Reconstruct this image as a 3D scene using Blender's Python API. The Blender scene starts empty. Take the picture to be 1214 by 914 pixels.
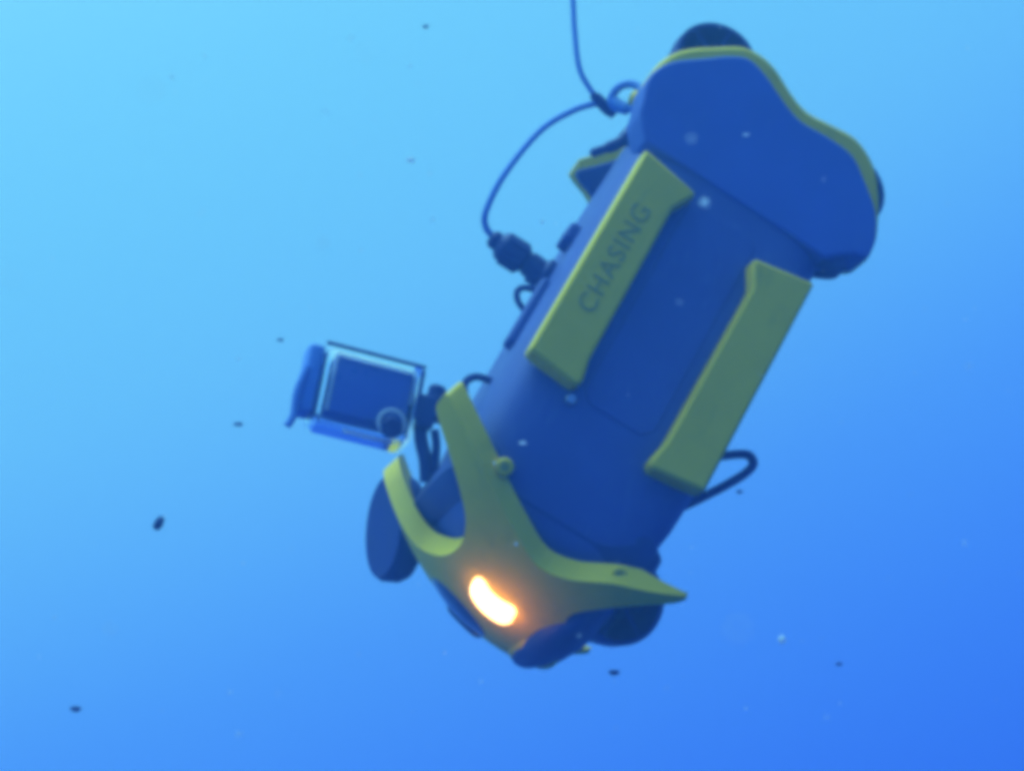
import bpy, bmesh, math, random
from mathutils import Vector, Matrix, Euler
R = math.radians
S = bpy.context.scene
COL = S.collection

# ------------------------------------------------------------------ camera
cam = bpy.data.cameras.new('camera')
co = bpy.data.objects.new('camera', cam); COL.objects.link(co); S.camera = co
co.location = (0, 0, 0)
co.rotation_euler = (R(100), 0, 0)            # looks along +Y, ten degrees up towards the surface
cam.lens = 71.17; cam.sensor_width = 36; cam.clip_start = 0.02; cam.clip_end = 500
cam.dof.use_dof = True; cam.dof.focus_distance = 1.52; cam.dof.aperture_fstop = 13

# ------------------------------------------------------------------ water light (world)
SUN_DIR = Vector((-0.37, 0.16, 0.915)).normalized()   # towards the refracted sun, up and to the left
w = bpy.data.worlds.new('World'); S.world = w; w.use_nodes = True
nt = w.node_tree; nt.nodes.clear()
out = nt.nodes.new('ShaderNodeOutputWorld'); bg = nt.nodes.new('ShaderNodeBackground')
tc = nt.nodes.new('ShaderNodeTexCoord')
dot = nt.nodes.new('ShaderNodeVectorMath'); dot.operation = 'DOT_PRODUCT'
dot.inputs[1].default_value = SUN_DIR
mr = nt.nodes.new('ShaderNodeMapRange')
mr.inputs[1].default_value = -1; mr.inputs[2].default_value = 1
ramp = nt.nodes.new('ShaderNodeValToRGB')
nt.links.new(tc.outputs['Generated'], dot.inputs[0])
nt.links.new(dot.outputs['Value'], mr.inputs[0])
nt.links.new(mr.outputs[0], ramp.inputs[0])
nt.links.new(ramp.outputs[0], bg.inputs[0]); nt.links.new(bg.outputs[0], out.inputs[0])
cr = ramp.color_ramp; cr.interpolation = 'B_SPLINE'
def srgb(r, g, b):
    f = lambda c: (c/255/12.92) if c/255 <= .04045 else ((c/255+.055)/1.055)**2.4
    return (f(r), f(g), f(b), 1)
STOPS = [(0.0, (.003, .02, .20, 1)), (0.20, (.006, .04, .35, 1)), (0.40, (.015, .09, .66, 1)),
         (0.527, (.030, .150, .90, 1)), (0.616, (.068, .318, .95, 1)), (0.686, (.160, .600, .92, 1)),
         (0.775, (.185, .715, .91, 1)), (0.88, (.44, 1.08, 1.0, 1)), (1.0, (.6, 1.15, 1.05, 1))]
cr.elements[0].position, cr.elements[0].color = STOPS[0]
cr.elements[1].position, cr.elements[1].color = STOPS[-1]
for p, c in STOPS[1:-1]:
    e = cr.elements.new(p); e.color = c
bg.inputs[1].default_value = 1.0

# ------------------------------------------------------------------ sun, spread by the water above
sl = bpy.data.lights.new('sun', 'SUN'); so = bpy.data.objects.new('sun', sl); COL.objects.link(so)
sl.energy = 4.2; sl.angle = R(35); sl.color = (.34, .84, 1.0)
so.rotation_euler = SUN_DIR.to_track_quat('Z', 'Y').to_euler()

# ------------------------------------------------------------------ exposure and sampling
S.view_settings.view_transform = 'Standard'; S.view_settings.look = 'None'
S.view_settings.exposure = 0; S.view_settings.gamma = 1; S.view_settings.use_curve_mapping = False
S.render.engine = 'CYCLES'
S.cycles.use_denoising = True
S.cycles.max_bounces = 10; S.cycles.volume_bounces = 2; S.cycles.transparent_max_bounces = 12
S.cycles.pixel_filter_type = 'BLACKMAN_HARRIS'; S.cycles.filter_width = 6.2
S.cycles.caustics_refractive = True; S.cycles.caustics_reflective = False

# ------------------------------------------------------------------ materials
def mat(name, col, rough=.5, spec=.3, noise=0, nscale=60, bump=0, bscale=300, scuff=0, scol=(.1, .16, .34), **kw):
    m = bpy.data.materials.new(name); m.use_nodes = True
    n = m.node_tree; b = n.nodes['Principled BSDF']
    b.inputs['Base Color'].default_value = (*col, 1)
    b.inputs['Roughness'].default_value = rough
    b.inputs['Specular IOR Level'].default_value = spec
    for k, v in kw.items(): b.inputs[k.replace('_', ' ')].default_value = v
    if noise or bump:
        tcn = n.nodes.new('ShaderNodeTexCoord')
    if noise:
        nz = n.nodes.new('ShaderNodeTexNoise'); nz.inputs['Scale'].default_value = nscale; nz.inputs['Detail'].default_value = 5
        n.links.new(tcn.outputs['Object'], nz.inputs['Vector'])
        mx = n.nodes.new('ShaderNodeMix'); mx.data_type = 'RGBA'
        mx.inputs[6].default_value = (*[c*(1-noise) for c in col], 1)
        mx.inputs[7].default_value = (*[min(1, c*(1+noise)) for c in col], 1)
        n.links.new(nz.outputs[0], mx.inputs[0]); n.links.new(mx.outputs[2], b.inputs['Base Color'])
        rr = n.nodes.new('ShaderNodeMapRange'); rr.inputs[3].default_value = max(0, rough-.12); rr.inputs[4].default_value = min(1, rough+.12)
        n.links.new(nz.outputs[0], rr.inputs[0]); n.links.new(rr.outputs[0], b.inputs['Roughness'])
    if scuff:
        sc = n.nodes.new('ShaderNodeTexNoise'); sc.inputs['Scale'].default_value = 34; sc.inputs['Detail'].default_value = 9; sc.inputs['Roughness'].default_value = .72; sc.inputs['Distortion'].default_value = .6
        mp = n.nodes.new('ShaderNodeMapping'); mp.inputs['Scale'].default_value = (.55, 1, 1.6); mp.inputs['Rotation'].default_value = (0, .5, 0)
        n.links.new(tcn.outputs['Object'], mp.inputs['Vector']); n.links.new(mp.outputs[0], sc.inputs['Vector'])
        th = n.nodes.new('ShaderNodeMapRange'); th.inputs[1].default_value = .56; th.inputs[2].default_value = .74; th.inputs[4].default_value = scuff
        n.links.new(sc.outputs[0], th.inputs[0])
        m2 = n.nodes.new('ShaderNodeMix'); m2.data_type = 'RGBA'; m2.inputs[7].default_value = (*scol, 1)
        n.links.new(th.outputs[0], m2.inputs[0]); n.links.new(mx.outputs[2], m2.inputs[6]); n.links.new(m2.outputs[2], b.inputs['Base Color'])
    if bump:
        bz = n.nodes.new('ShaderNodeTexNoise'); bz.inputs['Scale'].default_value = bscale; bz.inputs['Detail'].default_value = 3
        n.links.new(tcn.outputs['Object'], bz.inputs['Vector'])
        bp = n.nodes.new('ShaderNodeBump'); bp.inputs['Strength'].default_value = bump; bp.inputs['Distance'].default_value = .001
        n.links.new(bz.outputs[0], bp.inputs['Height']); n.links.new(bp.outputs[0], b.inputs['Normal'])
    return m
M = {
 'yellow': mat('yellow_plastic', (.88, .55, .005), .55, .16, .14, 30, .12, 500, .45, (.42, .32, .03)),
 'black': mat('navy_black_plastic', (.016, .032, .17), .55, .3, .25, 25, .15, 400),
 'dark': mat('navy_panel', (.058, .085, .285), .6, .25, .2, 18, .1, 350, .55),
 'cover': mat('navy_panel_hazed', (.062, .112, .38), .6, .25, .2, 18, .1, 350, .5),  # lighter, bluer copy of the panel: water haze put into the colour
 'rubber': mat('navy_rubber', (.012, .025, .16), .7, .2, .2, 60),
 'cable': mat('blue_cable_sheath', (.10, .24, .60), .5, .3, .15, 120),
 'steel': mat('steel', (.5, .5, .5), .35, .5, .15, 90, Metallic=.9),
 'print': mat('dark_print', (.42, .31, .04), .6, .2),
 'glassy': mat('black_window', (.012, .02, .06), .12, .5),
 'screen': mat('camera_screen', (.07, .13, .42), .3, .5, .1, 40),
 'speck_dark': mat('dark_drifting_matter', (.04, .06, .16), .9, .1, .3, 900),
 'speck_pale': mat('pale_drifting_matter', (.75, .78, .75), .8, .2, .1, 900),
}
def acrylic():
    m = bpy.data.materials.new('clear_acrylic'); m.use_nodes = True
    b = m.node_tree.nodes['Principled BSDF']
    b.inputs['Base Color'].default_value = (.93, .97, 1, 1); b.inputs['Roughness'].default_value = .14
    b.inputs['Transmission Weight'].default_value = 1; b.inputs['IOR'].default_value = 1.12
    return m
M['acrylic'] = acrylic()
def lampmat():
    m = bpy.data.materials.new('lit_lens'); m.use_nodes = True
    b = m.node_tree.nodes['Principled BSDF']
    b.inputs['Base Color'].default_value = (.9, .88, .8, 1)
    b.inputs['Emission Color'].default_value = (1, .52, .12, 1); b.inputs['Emission Strength'].default_value = 6
    return m
M['lamp'] = lampmat()
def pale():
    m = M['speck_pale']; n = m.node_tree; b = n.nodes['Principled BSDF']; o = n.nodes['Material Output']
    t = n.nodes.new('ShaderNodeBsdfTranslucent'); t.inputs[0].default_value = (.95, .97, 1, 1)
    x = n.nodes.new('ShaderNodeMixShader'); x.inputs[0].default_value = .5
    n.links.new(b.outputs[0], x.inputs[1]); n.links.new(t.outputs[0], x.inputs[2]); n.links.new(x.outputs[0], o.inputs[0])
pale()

# ------------------------------------------------------------------ mesh helpers
def link(name, bm, m, parent=None, smooth=True, angle=40, bevel=0, seg=3):
    bmesh.ops.recalc_face_normals(bm, faces=bm.faces)
    me = bpy.data.meshes.new(name); bm.to_mesh(me); bm.free()
    if smooth:
        me.polygons.foreach_set('use_smooth', [True]*len(me.polygons)); me.set_sharp_from_angle(angle=R(angle))
    me.materials.append(M[m] if isinstance(m, str) else m)
    o = bpy.data.objects.new(name, me); COL.objects.link(o)
    if parent: o.parent = parent
    if bevel:
        b = o.modifiers.new('bevel', 'BEVEL'); b.width = bevel; b.segments = seg; b.limit_method = 'ANGLE'; b.angle_limit = R(35); b.harden_normals = False
    return o
def tag(o, label, cat, group=None):
    o['label'] = label; o['category'] = cat
    if group: o['group'] = group
    return o
def spline(pts, n=8, closed=False):
    P = [Vector(p) for p in pts]; N = len(P); res = []
    rng = range(N if closed else N-1)
    for i in rng:
        if closed: a, b, c, d = P[i-1], P[i], P[(i+1) % N], P[(i+2) % N]
        else: a, b, c, d = P[max(i-1, 0)], P[i], P[i+1], P[min(i+2, N-1)]
        for k in range(n):
            t = k/n
            res.append(.5*((2*b)+(c-a)*t+(2*a-5*b+4*c-d)*t*t+(3*b-a-3*c+d)*t**3))
    if not closed: res.append(P[-1])
    return res
def tube(bm, pts, r, seg=12, closed=False, caps=True):
    """swept circle; r is a number or a list of radii"""
    n = len(pts); rings = []; up = None
    for i, p in enumerate(pts):
        t = (pts[(i+1) % n if closed else min(i+1, n-1)] - pts[(i-1) if closed or i else 0]).normalized()
        if up is None:
            up = t.orthogonal().normalized()
        up = (up - t*up.dot(t)).normalized(); s = t.cross(up)
        rr = r[i] if isinstance(r, (list, tuple)) else r
        rings.append([bm.verts.new(p+rr*(math.cos(a)*up+math.sin(a)*s)) for a in [2*math.pi*k/seg for k in range(seg)]])
    for i in range(n if closed else n-1):
        A, B = rings[i], rings[(i+1) % n]
        for k in range(seg): bm.faces.new((A[k], A[(k+1) % seg], B[(k+1) % seg], B[k]))
    if caps and not closed:
        bm.faces.new(rings[0]); bm.faces.new(rings[-1])
    return bm
def lathe(bm, prof, mtx, seg=40):
    """prof: (radius, height) list spun round local Z then moved by mtx"""
    rings = []
    for r, h in prof:
        if r < 1e-6: rings.append([bm.verts.new(mtx @ Vector((0, 0, h)))])
        else: rings.append([bm.verts.new(mtx @ Vector((r*math.cos(2*math.pi*k/seg), r*math.sin(2*math.pi*k/seg), h))) for k in range(seg)])
    for A, B in zip(rings, rings[1:]):
        for k in range(seg):
            k2 = (k+1) % seg
            if len(A) == 1 and len(B) == 1: continue
            if len(A) == 1: bm.faces.new((A[0], B[k], B[k2]))
            elif len(B) == 1: bm.faces.new((A[k], A[k2], B[0]))
            else: bm.faces.new((A[k], A[k2], B[k2], B[k]))
    return bm
def frame(loc, axis):
    q = Vector(axis).to_track_quat('Z', 'Y')
    return Matrix.Translation(loc) @ q.to_matrix().to_4x4()
def prism(bm, outline, y0, y1):
    """outline of (x, z) pairs extruded along local Y"""
    a = [bm.verts.new((x, y0, z)) for x, z in outline]; b = [bm.verts.new((x, y1, z)) for x, z in outline]
    n = len(a)
    bm.faces.new(a); bm.faces.new(b)
    for i in range(n): bm.faces.new((a[i], a[(i+1) % n], b[(i+1) % n], b[i]))
    return bm
def box(bm, c, s, rot=None):
    m = Matrix.Translation(c) @ (rot.to_matrix().to_4x4() if rot else Matrix()) @ Matrix.Diagonal((*s, 1))
    bmesh.ops.create_cube(bm, size=1, matrix=m)
    return bm
def loft(bm, secs, n=5, seg=64, cy=0):
    """superellipse sections (x, half_y, half_z, centre_z) along X"""
    rings = []
    for x, hy, hz, cz in secs:
        ring = []
        for k in range(seg):
            a = 2*math.pi*k/seg; c, s = math.cos(a), math.sin(a)
            ring.append(bm.verts.new((x, cy+hy*math.copysign(abs(c)**(2/n), c), cz+hz*math.copysign(abs(s)**(2/n), s))))
        rings.append(ring)
    for A, B in zip(rings, rings[1:]):
        for k in range(seg): bm.faces.new((A[k], A[(k+1) % seg], B[(k+1) % seg], B[k]))
    bm.faces.new(rings[0]); bm.faces.new(rings[-1])
    return bm

# ------------------------------------------------------------------ underwater drone
# local axes: +X forward (nose), +Y port side (faces the viewer), +Z top (towards the left of the picture)
ROT = Matrix(((-.4704, .2403, -.8491), (-.2128, -.9647, -.1552), (-.8564, .1077, .5050))).to_quaternion()
LOC = Vector((.0915, 1.5732, .2991))
drone = bpy.data.objects.new('underwater_drone', None); COL.objects.link(drone)
drone.rotation_mode = 'QUATERNION'; drone.rotation_quaternion = ROT; drone.location = LOC
drone.empty_display_size = .1
tag(drone, 'dark blue and yellow underwater drone hanging nose down with its headlight lit', 'underwater drone')
DM = Matrix.Translation(LOC) @ ROT.to_matrix().to_4x4()

hull = link('hull', loft(bmesh.new(), [(-.222, .060, .050, 0), (-.212, .088, .072, 0), (-.190, .105, .084, 0), (-.10, .115, .087, 0), (.09, .115, .086, 0),
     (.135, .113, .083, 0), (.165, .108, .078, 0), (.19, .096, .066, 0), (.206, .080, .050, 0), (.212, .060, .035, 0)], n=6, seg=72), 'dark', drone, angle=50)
# recessed seams and battery-hatch lid on the port face
link('hatch_lid', prism(bmesh.new(), [(-.088, -.024), (-.088, .024), (-.08, .030), (.088, .030), (.096, .022), (.096, -.022), (.088, -.03), (-.08, -.03)], .110, .1160), 'dark', drone, bevel=.001)

# side strips
def strip(sign, x0, x1, text):
    o = .080*sign; i = .040*sign; f = .031*sign
    pts = [(x0, o), (x1, o), (x1+.006, .038*sign), (x1+.001, .0345*sign), (x1-.018, .0385*sign), (x0+.030, i), (x0+.013, f), (x0+.009, f)]
    s = link('side_strip', prism(bmesh.new(), pts, .109, .131), 'yellow', drone, bevel=.0035)
    return s
sL = strip(1, -.096, .090, True)
sR = strip(-1, -.076, .113, False)
cu = bpy.data.curves.new('lettering', 'FONT'); cu.body = 'CHASING'; cu.size = .0205; cu.extrude = .0003; cu.align_x = 'CENTER'; cu.align_y = 'CENTER'; cu.space_character = 1.15
to = bpy.data.objects.new('tmp', cu); COL.objects.link(to)
bpy.context.view_layer.update()
me = bpy.data.meshes.new_from_object(to.evaluated_get(bpy.context.evaluated_depsgraph_get()))
bpy.data.objects.remove(to)
me.materials.append(M['print']); lt = bpy.data.objects.new('lettering', me); COL.objects.link(lt); lt.parent = sL
lt.matrix_local = Matrix(((-1, 0, 0, -.006), (0, 0, 1, .1313), (0, 1, 0, .0595), (0, 0, 0, 1)))
lt['label'] = 'dark capital letters printed along the yellow strip'

# nose surface: x as a function of (y, z)
def XS(y, z): return .247 - 3*y*y - 3.2*z*z - .20*z
half = [(.012, .059), (.036, .050), (.062, .047), (.080, .055), (.090, .072), (.095, .092), (.0965, .109), (.099, .115), (.110, .114), (.114, .108), (.117, .082), (.1155, .056),
        (.109, .022), (.1025, -.004), (.108, -.026), (.117, -.044), (.122, -.058), (.125, -.085), (.126, -.101), (.1235, -.105), (.119, -.099), (.112, -.080), (.100, -.060), (.080, -.044), (.045, -.058), (0, -.064)]
star = [(-.045, -.058), (-.080, -.044), (-.100, -.060), (-.112, -.080), (-.119, -.099), (-.1235, -.105), (-.126, -.101), (-.125, -.085), (-.122, -.058), (-.117, -.044), (-.108, -.026), (-.1025, -.004),
        (-.109, .022), (-.1155, .056), (-.117, .082), (-.114, .108), (-.110, .114), (-.084, .117), (-.068, .112), (-.056, .103), (-.044, .093), (-.028, .081), (-.008, .068)]
outl = half + star
outl = [(v.x, v.y) for v in spline([(y, z, 0) for y, z in outl], 4, True)]
def nose_frame(scale_x=1, surf=XS, th=.018, sgn=1, o=outl):
    bm = bmesh.new()
    bm.faces.new([bm.verts.new((0, y, z)) for y, z in o])
    for k in range(-26, 27):
        for ax in (1, 2):
            co_ = Vector((0, 0, 0)); co_[ax] = k*.005+.0002; no = Vector((0, 0, 0)); no[ax] = 1
            bmesh.ops.bisect_plane(bm, geom=bm.verts[:]+bm.edges[:]+bm.faces[:], plane_co=co_, plane_no=no, dist=1e-6)
    bmesh.ops.triangulate(bm, faces=[f for f in bm.faces if len(f.verts) > 4])
    for v in bm.verts: v.co.x = sgn*surf(v.co.y, v.co.z)
    r = bmesh.ops.extrude_face_region(bm, geom=bm.faces[:])
    for v in [g for g in r['geom'] if isinstance(g, bmesh.types.BMVert)]:
        y, z = v.co.y, v.co.z
        tk = th*(1-.75*min(1, max(0, (-z-.07)/.03)))
        n = Vector((1, 6*y*.6, (6.4*z+.2)*.5)).normalized()
        v.co.x -= sgn*n.x*tk; v.co.y -= n.y*tk*.6; v.co.z -= n.z*tk*.6
    return bm
bumper = link('front_bumper', nose_frame(), 'yellow', drone, angle=45, bevel=.004)
# screw bosses on the arms
for (x, y, z) in ((.170, .113, .052), (.195, .115, -.056), (.170, -.113, .052)):
    n = Vector((.25, math.copysign(1, y), 0))
    bs = link('screw_boss', lathe(bmesh.new(), [(0, -.012), (.0066, -.012), (.0066, .0030), (.0052, .0045), (.0030, .0045), (.0030, .004), (0, .004)], frame((x, y, z), n), 24), 'yellow', bumper, angle=30)
    link('screw', lathe(bmesh.new(), [(0, .0042), (.0030, .0042), (.0026, .0048), (0, .0050)], frame((x, y, z), n), 16), 'print', bs)

# headlight: curved lens in a bezel on the port side of the nose (and its unlit twin on the starboard side)
def bean(path, wid, h, lift, rim=0):
    bm = bmesh.new(); P = spline(path, 6); rows = []; n = len(P)
    for i, p in enumerate(P):
        t = i/(n-1); d = (P[min(i+1, n-1)]-P[max(i-1, 0)]).normalized(); nrm = Vector((-d.y, d.x, 0))
        ww = wid*min(1, math.sqrt(max(.0, 1-(abs(2*t-1))**4.5))+.04)
        row = []
        for k in range(9):
            a = -1+2*k/8; q = p+nrm*ww*a
            hh = h*math.sqrt(max(0, 1-a*a))*min(1, 6*min(t, 1-t)+.15)
            y, z = q.x, q.y
            row.append(bm.verts.new((XS(y, z)+lift+hh, y, z)))
        rows.append(row)
    for A, B in zip(rows, rows[1:]):
        for k in range(8): bm.faces.new((A[k], A[k+1], B[k+1], B[k]))
    r = bmesh.ops.extrude_face_region(bm, geom=bm.faces[:])
    for v in [g for g in r['geom'] if isinstance(g, bmesh.types.BMVert)]: v.co.x -= .012
    return bm
for sg in (1, -1):
    path = [(sg*.0535, .0235, 0), (sg*.0490, .0150, 0), (sg*.0480, .0065, 0), (sg*.0500, -.0030, 0), (sg*.0555, -.0130, 0)]
    hl = link('headlight', bean(path, .0098, .0020, -.0012 if sg > 0 else -.004), 'yellow', drone, angle=60)
    link('lens', bean([(a, b, 0) for a, b, c in path], .0064, .0050, .0060 if sg > 0 else -.001), 'lamp' if sg > 0 else 'glassy', hl, angle=80)
    if sg > 0:                                    # unseen point lamp added ahead of the lens to warm the shell round it
        pl_ = bpy.data.lights.new('headlight_fill', 'POINT'); pl_.energy = .028; pl_.color = (1, .40, .0); pl_.shadow_soft_size = 0
        po = bpy.data.objects.new('headlight_fill', pl_); COL.objects.link(po); po.parent = hl; po.location = (XS(.05, .005)+.032, .062, .006)
    hl['label'] = 'glowing warm white headlight' if sg > 0 else 'headlight on the far side of the nose'

# dark camera window between the headlights, chin guard below
def patch(cy, cz, ry, rz, lift, th, n=32):
    bm = bmesh.new(); rings = []
    for s in (1.0, .8, .55, .3):
        rings.append([bm.verts.new((XS(cy+ry*s*math.cos(a), cz+rz*s*math.sin(a))+lift*(1.25-s*s), cy+ry*s*math.cos(a), cz+rz*s*math.sin(a))) for a in [2*math.pi*k/n for k in range(n)]])
    for A, B in zip(rings, rings[1:]):
        for k in range(n): bm.faces.new((A[k], A[(k+1) % n], B[(k+1) % n], B[k]))
    bm.faces.new(rings[-1])
    r = bmesh.ops.extrude_face_region(bm, geom=bm.faces[:])
    for v in [g for g in r['geom'] if isinstance(g, bmesh.types.BMVert)]: v.co.x -= th
    return bm
link('camera_window', patch(-.020, .018, .026, .028, .002, .02), 'glassy', drone, angle=60)
link('chin_guard', loft(bmesh.new(), [(.17, .055, .014, -.058), (.208, .063, .021, -.050), (.232, .056, .022, -.045), (.2445, .044, .017, -.042), (.2515, .026, .009, -.040)], n=2.1, seg=48, cy=.003), 'yellow', drone, angle=60)
link('chin_lip', loft(bmesh.new(), [(.17, .060, .014, -.066), (.205, .076, .020, -.059), (.228, .070, .022, -.052), (.242, .058, .019, -.047), (.2525, .036, .010, -.044)], n=2.1, seg=48, cy=.010), 'black', drone, angle=60)

# thrusters
def thruster(loc, axis, r, h, m='black'):
    fr = frame(loc, axis)
    d = link('thruster', lathe(bmesh.new(), [(0, -h/2), (r*.80, -h/2), (r*.94, -h/2), (r, -h*.3), (r, h*.25), (r*.93, h/2), (r*.84, h/2), (r*.80, h*.2), (r*.80, -h*.3), (0, -h*.3)], fr, 48), m, drone, angle=50)
    link('hub', lathe(bmesh.new(), [(0, -h*.28), (r*.22, -h*.26), (r*.24, h*.2), (r*.16, h*.42), (0, h*.48)], fr, 24), 'rubber', d)
    bm = bmesh.new()
    for k in range(4):
        a = k*math.pi/2; rot = Matrix.Rotation(a, 4, 'Z')
        v = [bm.verts.new(fr @ rot @ Vector(p)) for p in ((r*.15, -.003, -h*.16), (r*.76, -r*.24, -h*.22), (r*.78, r*.24, h*.10), (r*.15, .003, h*.14))]
        v2 = [bm.verts.new(x.co + (fr.to_3x3() @ Vector((0, 0, .002)))) for x in v]
        bm.faces.new(v); bm.faces.new(v2[::-1])
        for i in range(4): bm.faces.new((v[i], v[(i+1) % 4], v2[(i+1) % 4], v2[i]))
    link('propeller', bm, 'rubber', d)
    # grille bars over the mouth
    bm = bmesh.new()
    for k in range(3):
        a = k*math.pi/3; p = Vector((math.cos(a), math.sin(a), 0))*r*.86
        tube(bm, [fr @ (p+Vector((0, 0, h*.44))), fr @ (-p+Vector((0, 0, h*.44)))], .0012, 6)
    link('grille', bm, 'rubber', d)
    return d
thruster((.181, -.128, .083), (-.47, -.17, -.86), .044, .022, 'rubber')          # starboard front, outboard of the frame
thruster((.178, .0, -.074), (.15, .96, -.24), .036, .07)             # under the nose
for z, s in ((.062, 1), (-.078, -1)):
    for sy in (1, -1):
        thruster(((-.232 if s > 0 else -.196)+(.016 if sy < 0 else 0), sy*.045, z*(1 if sy > 0 else .5)), (-.1, sy, s*.1), .035, .045)
link('front_collar', loft(bmesh.new(), [(.150, .106, .076, 0), (.160, .107, .086, -.001), (.180, .101, .086, -.001), (.192, .092, .070, 0)], n=7, seg=72), 'black', drone, angle=45)

# rear: yellow side guards with dark cover plates, joined by a cross bar
rearY = [(-.120, .080), (-.140, .096), (-.158, .102), (-.176, .104), (-.195, .099), (-.210, .088), (-.224, .071), (-.237, .053), (-.240, .037), (-.236, .020), (-.225, 0), (-.219, -.018), (-.221, -.040), (-.222, -.062), (-.211, -.083), (-.191, -.098), (-.165, -.110), (-.150, -.114), (-.133, -.113), (-.124, -.100), (-.118, -.084)]
rearD = [(-.108, .082), (-.128, .098), (-.146, .1045), (-.160, .103), (-.175, .094), (-.190, .077), (-.206, .058), (-.212, .044), (-.207, .026), (-.196, .004), (-.190, -.014), (-.191, -.037), (-.189, -.061), (-.177, -.078), (-.158, -.098), (-.138, -.108), (-.127, -.109), (-.121, -.097), (-.106, -.080)]
sm = lambda pts: [(v.x, v.y) for v in spline([(a, b, 0) for a, b in pts], 4, False)]
rearS = [(-.118, .066), (-.132, .072), (-.143, .081), (-.150, .092), (-.155, .105), (-.160, .1115), (-.167, .1065), (-.182, .093), (-.204, .076), (-.222, .064)] + rearY[7:]
for s in (1, -1):
    oy = sm(rearY if s > 0 else rearS)
    g = link('rear_guard', prism(bmesh.new(), oy, s*.066, s*.098), 'yellow', drone, bevel=.007, seg=4)
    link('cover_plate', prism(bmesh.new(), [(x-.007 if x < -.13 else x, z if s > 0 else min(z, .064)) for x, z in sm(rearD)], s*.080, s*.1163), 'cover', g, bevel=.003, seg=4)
    link('liner', prism(bmesh.new(), [(x+(.006 if s > 0 else .013), z*(.94 if s > 0 else .97)) for x, z in oy], s*.058, s*.0675), 'black', g, bevel=.003)
link('rear_crossbar', box(bmesh.new(), (-.218, 0, .012), (.03, .15, .05)), 'black', drone, bevel=.008)

# fittings along the top and the underside
link('latch_lever', tube(bmesh.new(), spline([(-.196, 0, .082), (-.180, 0, .087), (-.163, 0, .0905), (-.150, 0, .098), (-.136, 0, .1085)], 5), [.008]*6+[.0065]*5+[.005]*5+[.0038]*4+[.0015], 10), 'black', drone)
link('lifting_eye', tube(bmesh.new(), spline([(.027, .03, .085), (.021, .03, .099), (.013, .03, .1035), (.007, .03, .098), (.004, .03, .084)], 5), .0026, 8), 'rubber', drone)
link('cable_hook', tube(bmesh.new(), spline([(.088, .03, .084), (.091, .03, .096), (.097, .03, .1015), (.104, .03, .1015), (.108, .03, .098)], 5), .003, 8), 'rubber', drone)
link('connector_socket', lathe(bmesh.new(), [(0, 0), (.015, 0), (.015, .012), (.0115, .014), (.0115, .022), (0, .022)], frame((-.022, 0, .080), (0, 0, 1)), 28), 'black', drone)
link('top_rail', box(bmesh.new(), (.03, .04, .088), (.06, .022, .010)), 'dark', drone, bevel=.003)
link('top_block', box(bmesh.new(), (-.048, .03, .0885), (.016, .028, .014)), 'dark', drone, bevel=.003)
link('wire_handle', tube(bmesh.new(), spline([(.058, .05, -.078), (.051, .05, -.091), (.041, .05, -.104), (.037, .05, -.112), (.041, .05, -.118), (.051, .05, -.116), (.066, .05, -.108), (.082, .05, -.098), (.100, .05, -.086), (.112, .05, -.076)], 5), .0036, 10), 'rubber', drone)
for (x, y, z) in ((.101, .1165, .035),):
    link('bolt', lathe(bmesh.new(), [(0, -.003), (.0038, -.003), (.0038, .0015), (.003, .0022), (0, .0022)], frame((x, y, z), (0, 1, 0)), 16), 'steel', drone)
link('rear_tab', prism(bmesh.new(), [(-.121, -.080), (-.106, -.080), (-.108, -.093), (-.111, -.100), (-.1145, -.101), (-.117, -.093)], .095, .112), 'black', drone, bevel=.002)

# ------------------------------------------------------------------ tether
def rel(base):
    e = bpy.data.objects.new('tmp', None); COL.objects.link(e)
    e.rotation_mode = 'QUATERNION'; e.rotation_quaternion = ROT; e.location = DM @ Vector(base); e.empty_display_size = .03
    return e
def shift(pts, b): return [Vector(p)-Vector(b) for p in pts]
B0 = (-.024, 0, .102)
te = rel(B0); te.name = 'tether'
tag(te, 'thin grey-blue tether cable rising out of view and looping down to its plug', 'cable')
path = [(-.028, 0, .141), (-.030, .004, .150), (-.040, .010, .1565), (-.072, .018, .1590), (-.119, .02, .1530), (-.150, .022, .1385), (-.166, .026, .124)]
link('cable', tube(bmesh.new(), spline(shift(path, B0), 10), .0027, 10), 'cable', te)
path = [(-.166, .026, .122), (-.1705, .028, .136), (-.181, .03, .153), (-.208, .03, .172), (-.234, .03, .188), (-.268, .03, .212), (-.36, .03, .28), (-.60, .02, .46)]
link('cable', tube(bmesh.new(), spline(shift(path, B0), 12), .0023, 10), 'cable', te)
ax = Vector((.05, 0, 1)).normalized()
pl = link('plug', lathe(bmesh.new(), [(0, -.006), (.0105, -.006), (.0105, .004), (.0085, .006), (.0120, .009), (.0125, .028), (.0105, .031), (.0075, .033), (.0075, .038), (.0045, .041), (0, .041)], frame((0, 0, 0), (-.06, 0, 1)), 28), 'black', te, angle=35)
for k in range(7):
    a = k*2*math.pi/7
    link('grip_rib', box(bmesh.new(), (.0122*math.cos(a), .0122*math.sin(a), .018), (.0026, .0026, .016)), 'rubber', pl)
link('cable_joint', lathe(bmesh.new(), [(0, -.013), (.003, -.013), (.0048, -.006), (.0048, .006), (.003, .012), (0, .012)], frame(Vector((-.166, .026, .121))-Vector(B0), (-.2, .1, 1)), 20), 'rubber', te)

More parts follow.
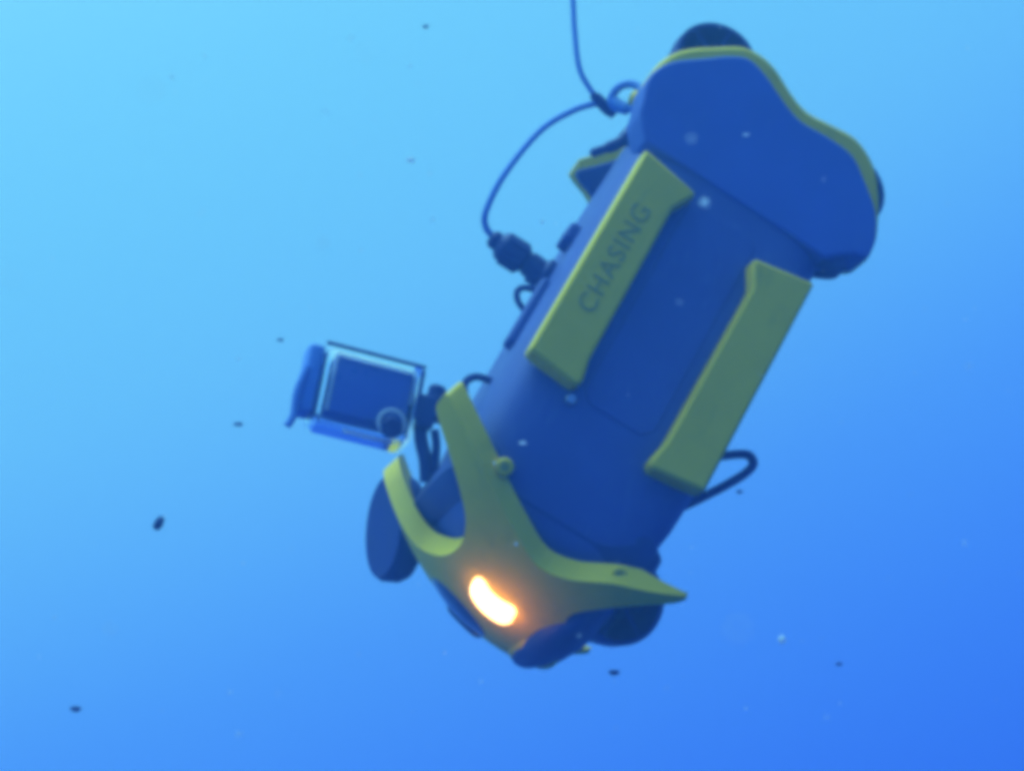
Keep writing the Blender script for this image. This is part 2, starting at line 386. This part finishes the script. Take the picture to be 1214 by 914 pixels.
# carabiner that holds the tether to the rear corner
B1 = (-.172, .05, .098)
ca = rel(B1); ca.name = 'carabiner'
tag(ca, 'small metal carabiner joining tether to the rear corner of the drone', 'carabiner')
path = [(-.1745, .055, .0965), (-.183, .05, .104), (-.184, .045, .112), (-.178, .04, .118), (-.169, .034, .1175), (-.164, .036, .111), (-.1655, .044, .102)]
link('ring', tube(bmesh.new(), spline(shift(path, B1), 8, True), .0034, 12, closed=True), 'cable', ca)
link('gate_sleeve', tube(bmesh.new(), spline(shift([(-.1655, .042, .103), (-.166, .038, .110), (-.168, .035, .116)], B1), 6), .0052, 14), 'cable', ca)
link('swivel', lathe(bmesh.new(), [(0, -.006), (.0062, -.006), (.0072, 0), (.0062, .006), (0, .006)], frame(Vector((-.172, .052, .099))-Vector(B1), (.2, .6, -1)), 20), 'yellow', ca)

# ------------------------------------------------------------------ action camera in its clear housing
ac = bpy.data.objects.new('action_camera', None); COL.objects.link(ac)
ac.location = (-.1152, 1.55, .2627); ac.rotation_euler = (R(-6), R(11.5), R(16)); ac.empty_display_size = .03
tag(ac, 'action camera in a clear waterproof housing on a mount above the nose', 'camera')
W, H, D = .080, .065, .038
def rbox(w_, h_, d_, r, c=(0, 0, 0)):
    bm = bmesh.new(); box(bm, c, (w_, d_, h_))
    bmesh.ops.bevel(bm, geom=bm.edges[:], offset=r, segments=3, affect='EDGES', profile=.5)
    return bm
bm = rbox(W, H, D, .006)
inner = rbox(W-.007, H-.007, D-.007, .004)
tmp = bpy.data.meshes.new('t'); inner.to_mesh(tmp); inner.free()
n0 = len(bm.faces); bm.from_mesh(tmp); bpy.data.meshes.remove(tmp)
bmesh.ops.recalc_face_normals(bm, faces=bm.faces)
bm.faces.ensure_lookup_table()
bmesh.ops.reverse_faces(bm, faces=bm.faces[n0:])
me = bpy.data.meshes.new('housing'); bm.to_mesh(me); bm.free()
me.polygons.foreach_set('use_smooth', [True]*len(me.polygons)); me.set_sharp_from_angle(angle=R(30)); me.materials.append(M['acrylic'])
ho = bpy.data.objects.new('housing', me); COL.objects.link(ho); ho.parent = ac
ho['label'] = 'clear acrylic housing with bright edges'
body = link('camera_body', rbox(.066, .050, .024, .004, (.003, .001, .003)), 'cover', ac)
link('screen', rbox(.060, .044, .0015, .0006, (.003, -.0118, .003)), 'screen', body)
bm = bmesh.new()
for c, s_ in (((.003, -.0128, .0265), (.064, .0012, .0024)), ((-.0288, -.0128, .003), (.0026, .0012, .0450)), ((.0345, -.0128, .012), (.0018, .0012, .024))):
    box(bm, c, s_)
link('edge_glints', bm, 'speck_pale', ho)  # pale strips that paint glints along the housing's top and side edges
link('lens', lathe(bmesh.new(), [(0, 0), (.011, 0), (.011, .010), (.009, .0115), (0, .0115)], frame((.018, .0155, .010), (0, 1, 0)), 28), 'glassy', body)
# back door frame, hinge, latch
bm = bmesh.new()
for c, s in (((0, -D/2-.0015, H/2-.002), (W, .004, .0022)), ((W/2-.0015, -D/2-.0015, .008), (.003, .004, H-.025)),):
    box(bm, c, s)
link('door_frame', bm, 'rubber', ac, bevel=.0012)
link('latch', rbox(.014, H*.86, D*.66, .004, (-W/2-.0045, 0, .003)), 'cable', ac)
link('latch_tongue', tube(bmesh.new(), spline([(-W/2-.010, -.012, .010), (-W/2-.014, -.014, -.012), (-W/2-.013, -.014, -.030), (-W/2-.016, -.014, -.040)], 5), .0030, 8), 'cable', ac)
link('button', lathe(bmesh.new(), [(0, -.002), (.0085, -.002), (.0085, .010), (.0072, .0115), (0, .0115)], frame((.021, -D/2+.002, -.0215), (0, -.92, -.38)), 28), 'black', ac)
link('button_ring', tube(bmesh.new(), [Vector((.021+.0105*math.cos(a), -D/2-.0035, -.0205+.0105*math.sin(a))) for a in [2*math.pi*k/28 for k in range(28)]], .0015, 8, closed=True), 'speck_pale', ac)
link('bottom_glint', box(bmesh.new(), (.006, -D/2+.004, -H/2-.0012), (.040, .004, .0020)), 'speck_pale', ac, bevel=.0005)  # pale bar painting a glint under the housing's bottom edge
# mount: fingers, knob, foot to the drone
mt = link('mount', rbox(.016, .026, .020, .003, (W/2+.0085, -.002, .000)), 'black', ac)
for z in (-.0075, .0075):
    link('mount_finger', rbox(.014, .004, .017, .0015, (W/2+.020, -.002, z+.006)), 'black', mt)
link('knob', lathe(bmesh.new(), [(0, 0), (.0065, 0), (.0072, .003), (.0072, .010), (.006, .012), (0, .012)], frame((W/2+.015, -.002, .012), (.1, 0, 1)), 12), 'rubber', mt, angle=25)
link('mount_arm', tube(bmesh.new(), spline([(W/2+.008, 0, -.010), (W/2+.011, 0, -.022), (W/2+.017, 0, -.036), (W/2+.022, .004, -.052)], 5), .0055, 10), 'black', ac)
link('mount_strut', tube(bmesh.new(), spline([(W/2+.019, -.004, -.012), (W/2+.023, -.004, -.026), (W/2+.026, 0, -.050)], 5), .0035, 10), 'rubber', ac)

# ------------------------------------------------------------------ drifting specks in the water
rnd = random.Random(4)
def speck(name, loc, size, m, label, stretch=(1, 1, 1), rot=0):
    bm = bmesh.new(); bmesh.ops.create_icosphere(bm, subdivisions=2, radius=1)
    for v in bm.verts: v.co *= 1+rnd.uniform(-.22, .22)
    for v in bm.verts: v.co = Vector((v.co.x*stretch[0], v.co.y*stretch[1], v.co.z*stretch[2]))*size
    o = link(name, bm, m, angle=180); o.location = loc; o.rotation_euler = (0, rot, 0)
    tag(o, label, 'speck', 'specks drifting in the water')
    return o
sp = 'drifting_speck'
speck(sp, (-.2619, 1.4949, .1601), .0042, 'speck_dark', 'largest dark speck, drifting below and left of the action camera', (.75, .8, 1.35), .5)
speck(sp, (-.3231, 1.5188, .0247), .0030, 'speck_dark', 'dark flat speck in the bottom left corner of the water', (1.4, 1, .7))
speck(sp, (-.2295, 1.6798, .2631), .0029, 'speck_dark', 'small dark speck just left of the action camera latch', (1.4, 1, .6))
speck(sp, (.0756, 1.5141, .0512), .0026, 'speck_dark', 'small dark speck straight below the drone nose', (1.5, 1, .7))
speck(sp, (-.2062, 1.7656, .3525), .0020, 'speck_dark', 'tiny dark speck just above the action camera', (1.5, 1, .6))
speck(sp, (-.0765, 1.7173, .6265), .0021, 'speck_dark', 'tiny dark speck at the top edge left of the tether', (1.5, 1, .6))
speck(sp, (.2748, 1.7148, .0650), .0020, 'speck_dark', 'tiny dark speck in the lower right, right of a pale one', (1.4, 1, .7))
speck(sp, (.1912, 1.6897, .2073), .0019, 'speck_dark', 'tiny dark speck under the wire handle', (1.5, 1, .7))
speck(sp, (-.0700, 1.3517, .3965), .0020, 'speck_pale', 'small pale speck in open water left of the tether loop', (1.3, 1, .9))
speck(sp, (.1733, 1.3086, .0652), .0022, 'speck_pale', 'small pale speck below and right of the drone nose', (1, 1, 1.1))
speck(sp, (.0195, 1.2620, .3292), .0010, 'speck_pale', 'tiny pale speck between the tether loop and the drone')
speck(sp, (-.0258, .3442, .1209), .00036, 'speck_pale', 'blurred pale speck high in the water left of the tether')
speck(sp, (-.0843, .3317, .0770), .00036, 'speck_pale', 'blurred pale speck at the left edge of the view')
speck(sp, (-.0467, .4863, .1215), .00055, 'speck_pale', 'blurred pale speck above the action camera')
speck(sp, (-.0534, .2878, .0954), .00042, 'speck_pale', 'faint blurred speck high in the upper left water')
speck(sp, (-.0994, .5028, .0277), .00050, 'speck_pale', 'faint blurred speck low on the left, above a dark one')
speck(sp, (.0313, .2816, .0155), .00058, 'speck_pale', 'large faint blurred speck right of the drone nose')
speck(sp, (.0713, .7269, .1967), .0016, 'speck_pale', 'soft pale speck over the dark rear cover beside the lettered strip')
speck(sp, (.0532, .5782, .1761), .0008, 'speck_pale', 'faint soft speck over the upper part of the rear cover')
speck(sp, (.0076, 1.3856, .2040), .0016, 'speck_pale', 'small pale fleck over the dark side of the hull near the nose frame', (1.6, 1, .7))
speck(sp, (.1737, 1.4450, .4433), .0014, 'speck_pale', 'thin pale fleck over the middle of the rear cover', (1.8, 1, .6))
speck(sp, (.0027, 1.2979, .1255), .0009, 'speck_pale', 'tiny pale fleck over the hull just above the headlight')

# fine suspended matter, too much to count
bm = bmesh.new()
for k in range(300):
    y = rnd.uniform(.7, 2.6); q = Vector((rnd.uniform(-.36, .36)*y, y, y*.18+rnd.uniform(-.32, .32)*y))
    s = rnd.uniform(.00025, .0007)
    bmesh.ops.create_icosphere(bm, subdivisions=1, radius=s, matrix=Matrix.Translation(q) @ Matrix.Diagonal((rnd.uniform(.8, 1.8), 1, rnd.uniform(.6, 1.2), 1)))
o = link('suspended_matter', bm, 'speck_pale'); o['kind'] = 'stuff'

# ------------------------------------------------------------------ the water itself: an even, closed volume
hz = link('haze', box(bmesh.new(), (0, 1.0, .35), (3.4, 3.4, 2.8)), 'black', smooth=False)
hz.data.materials.clear()
m = bpy.data.materials.new('sea_water'); m.use_nodes = True; m.node_tree.nodes.clear()
o_ = m.node_tree.nodes.new('ShaderNodeOutputMaterial'); v = m.node_tree.nodes.new('ShaderNodeVolumePrincipled')
v.inputs['Color'].default_value = (.22, .50, 1.0, 1); v.inputs['Density'].default_value = .105; v.inputs['Anisotropy'].default_value = .5
m.node_tree.links.new(v.outputs[0], o_.inputs['Volume'])
hz.data.materials.append(m); hz['kind'] = 'stuff'; hz['label'] = 'clear blue sea water filling the whole view'
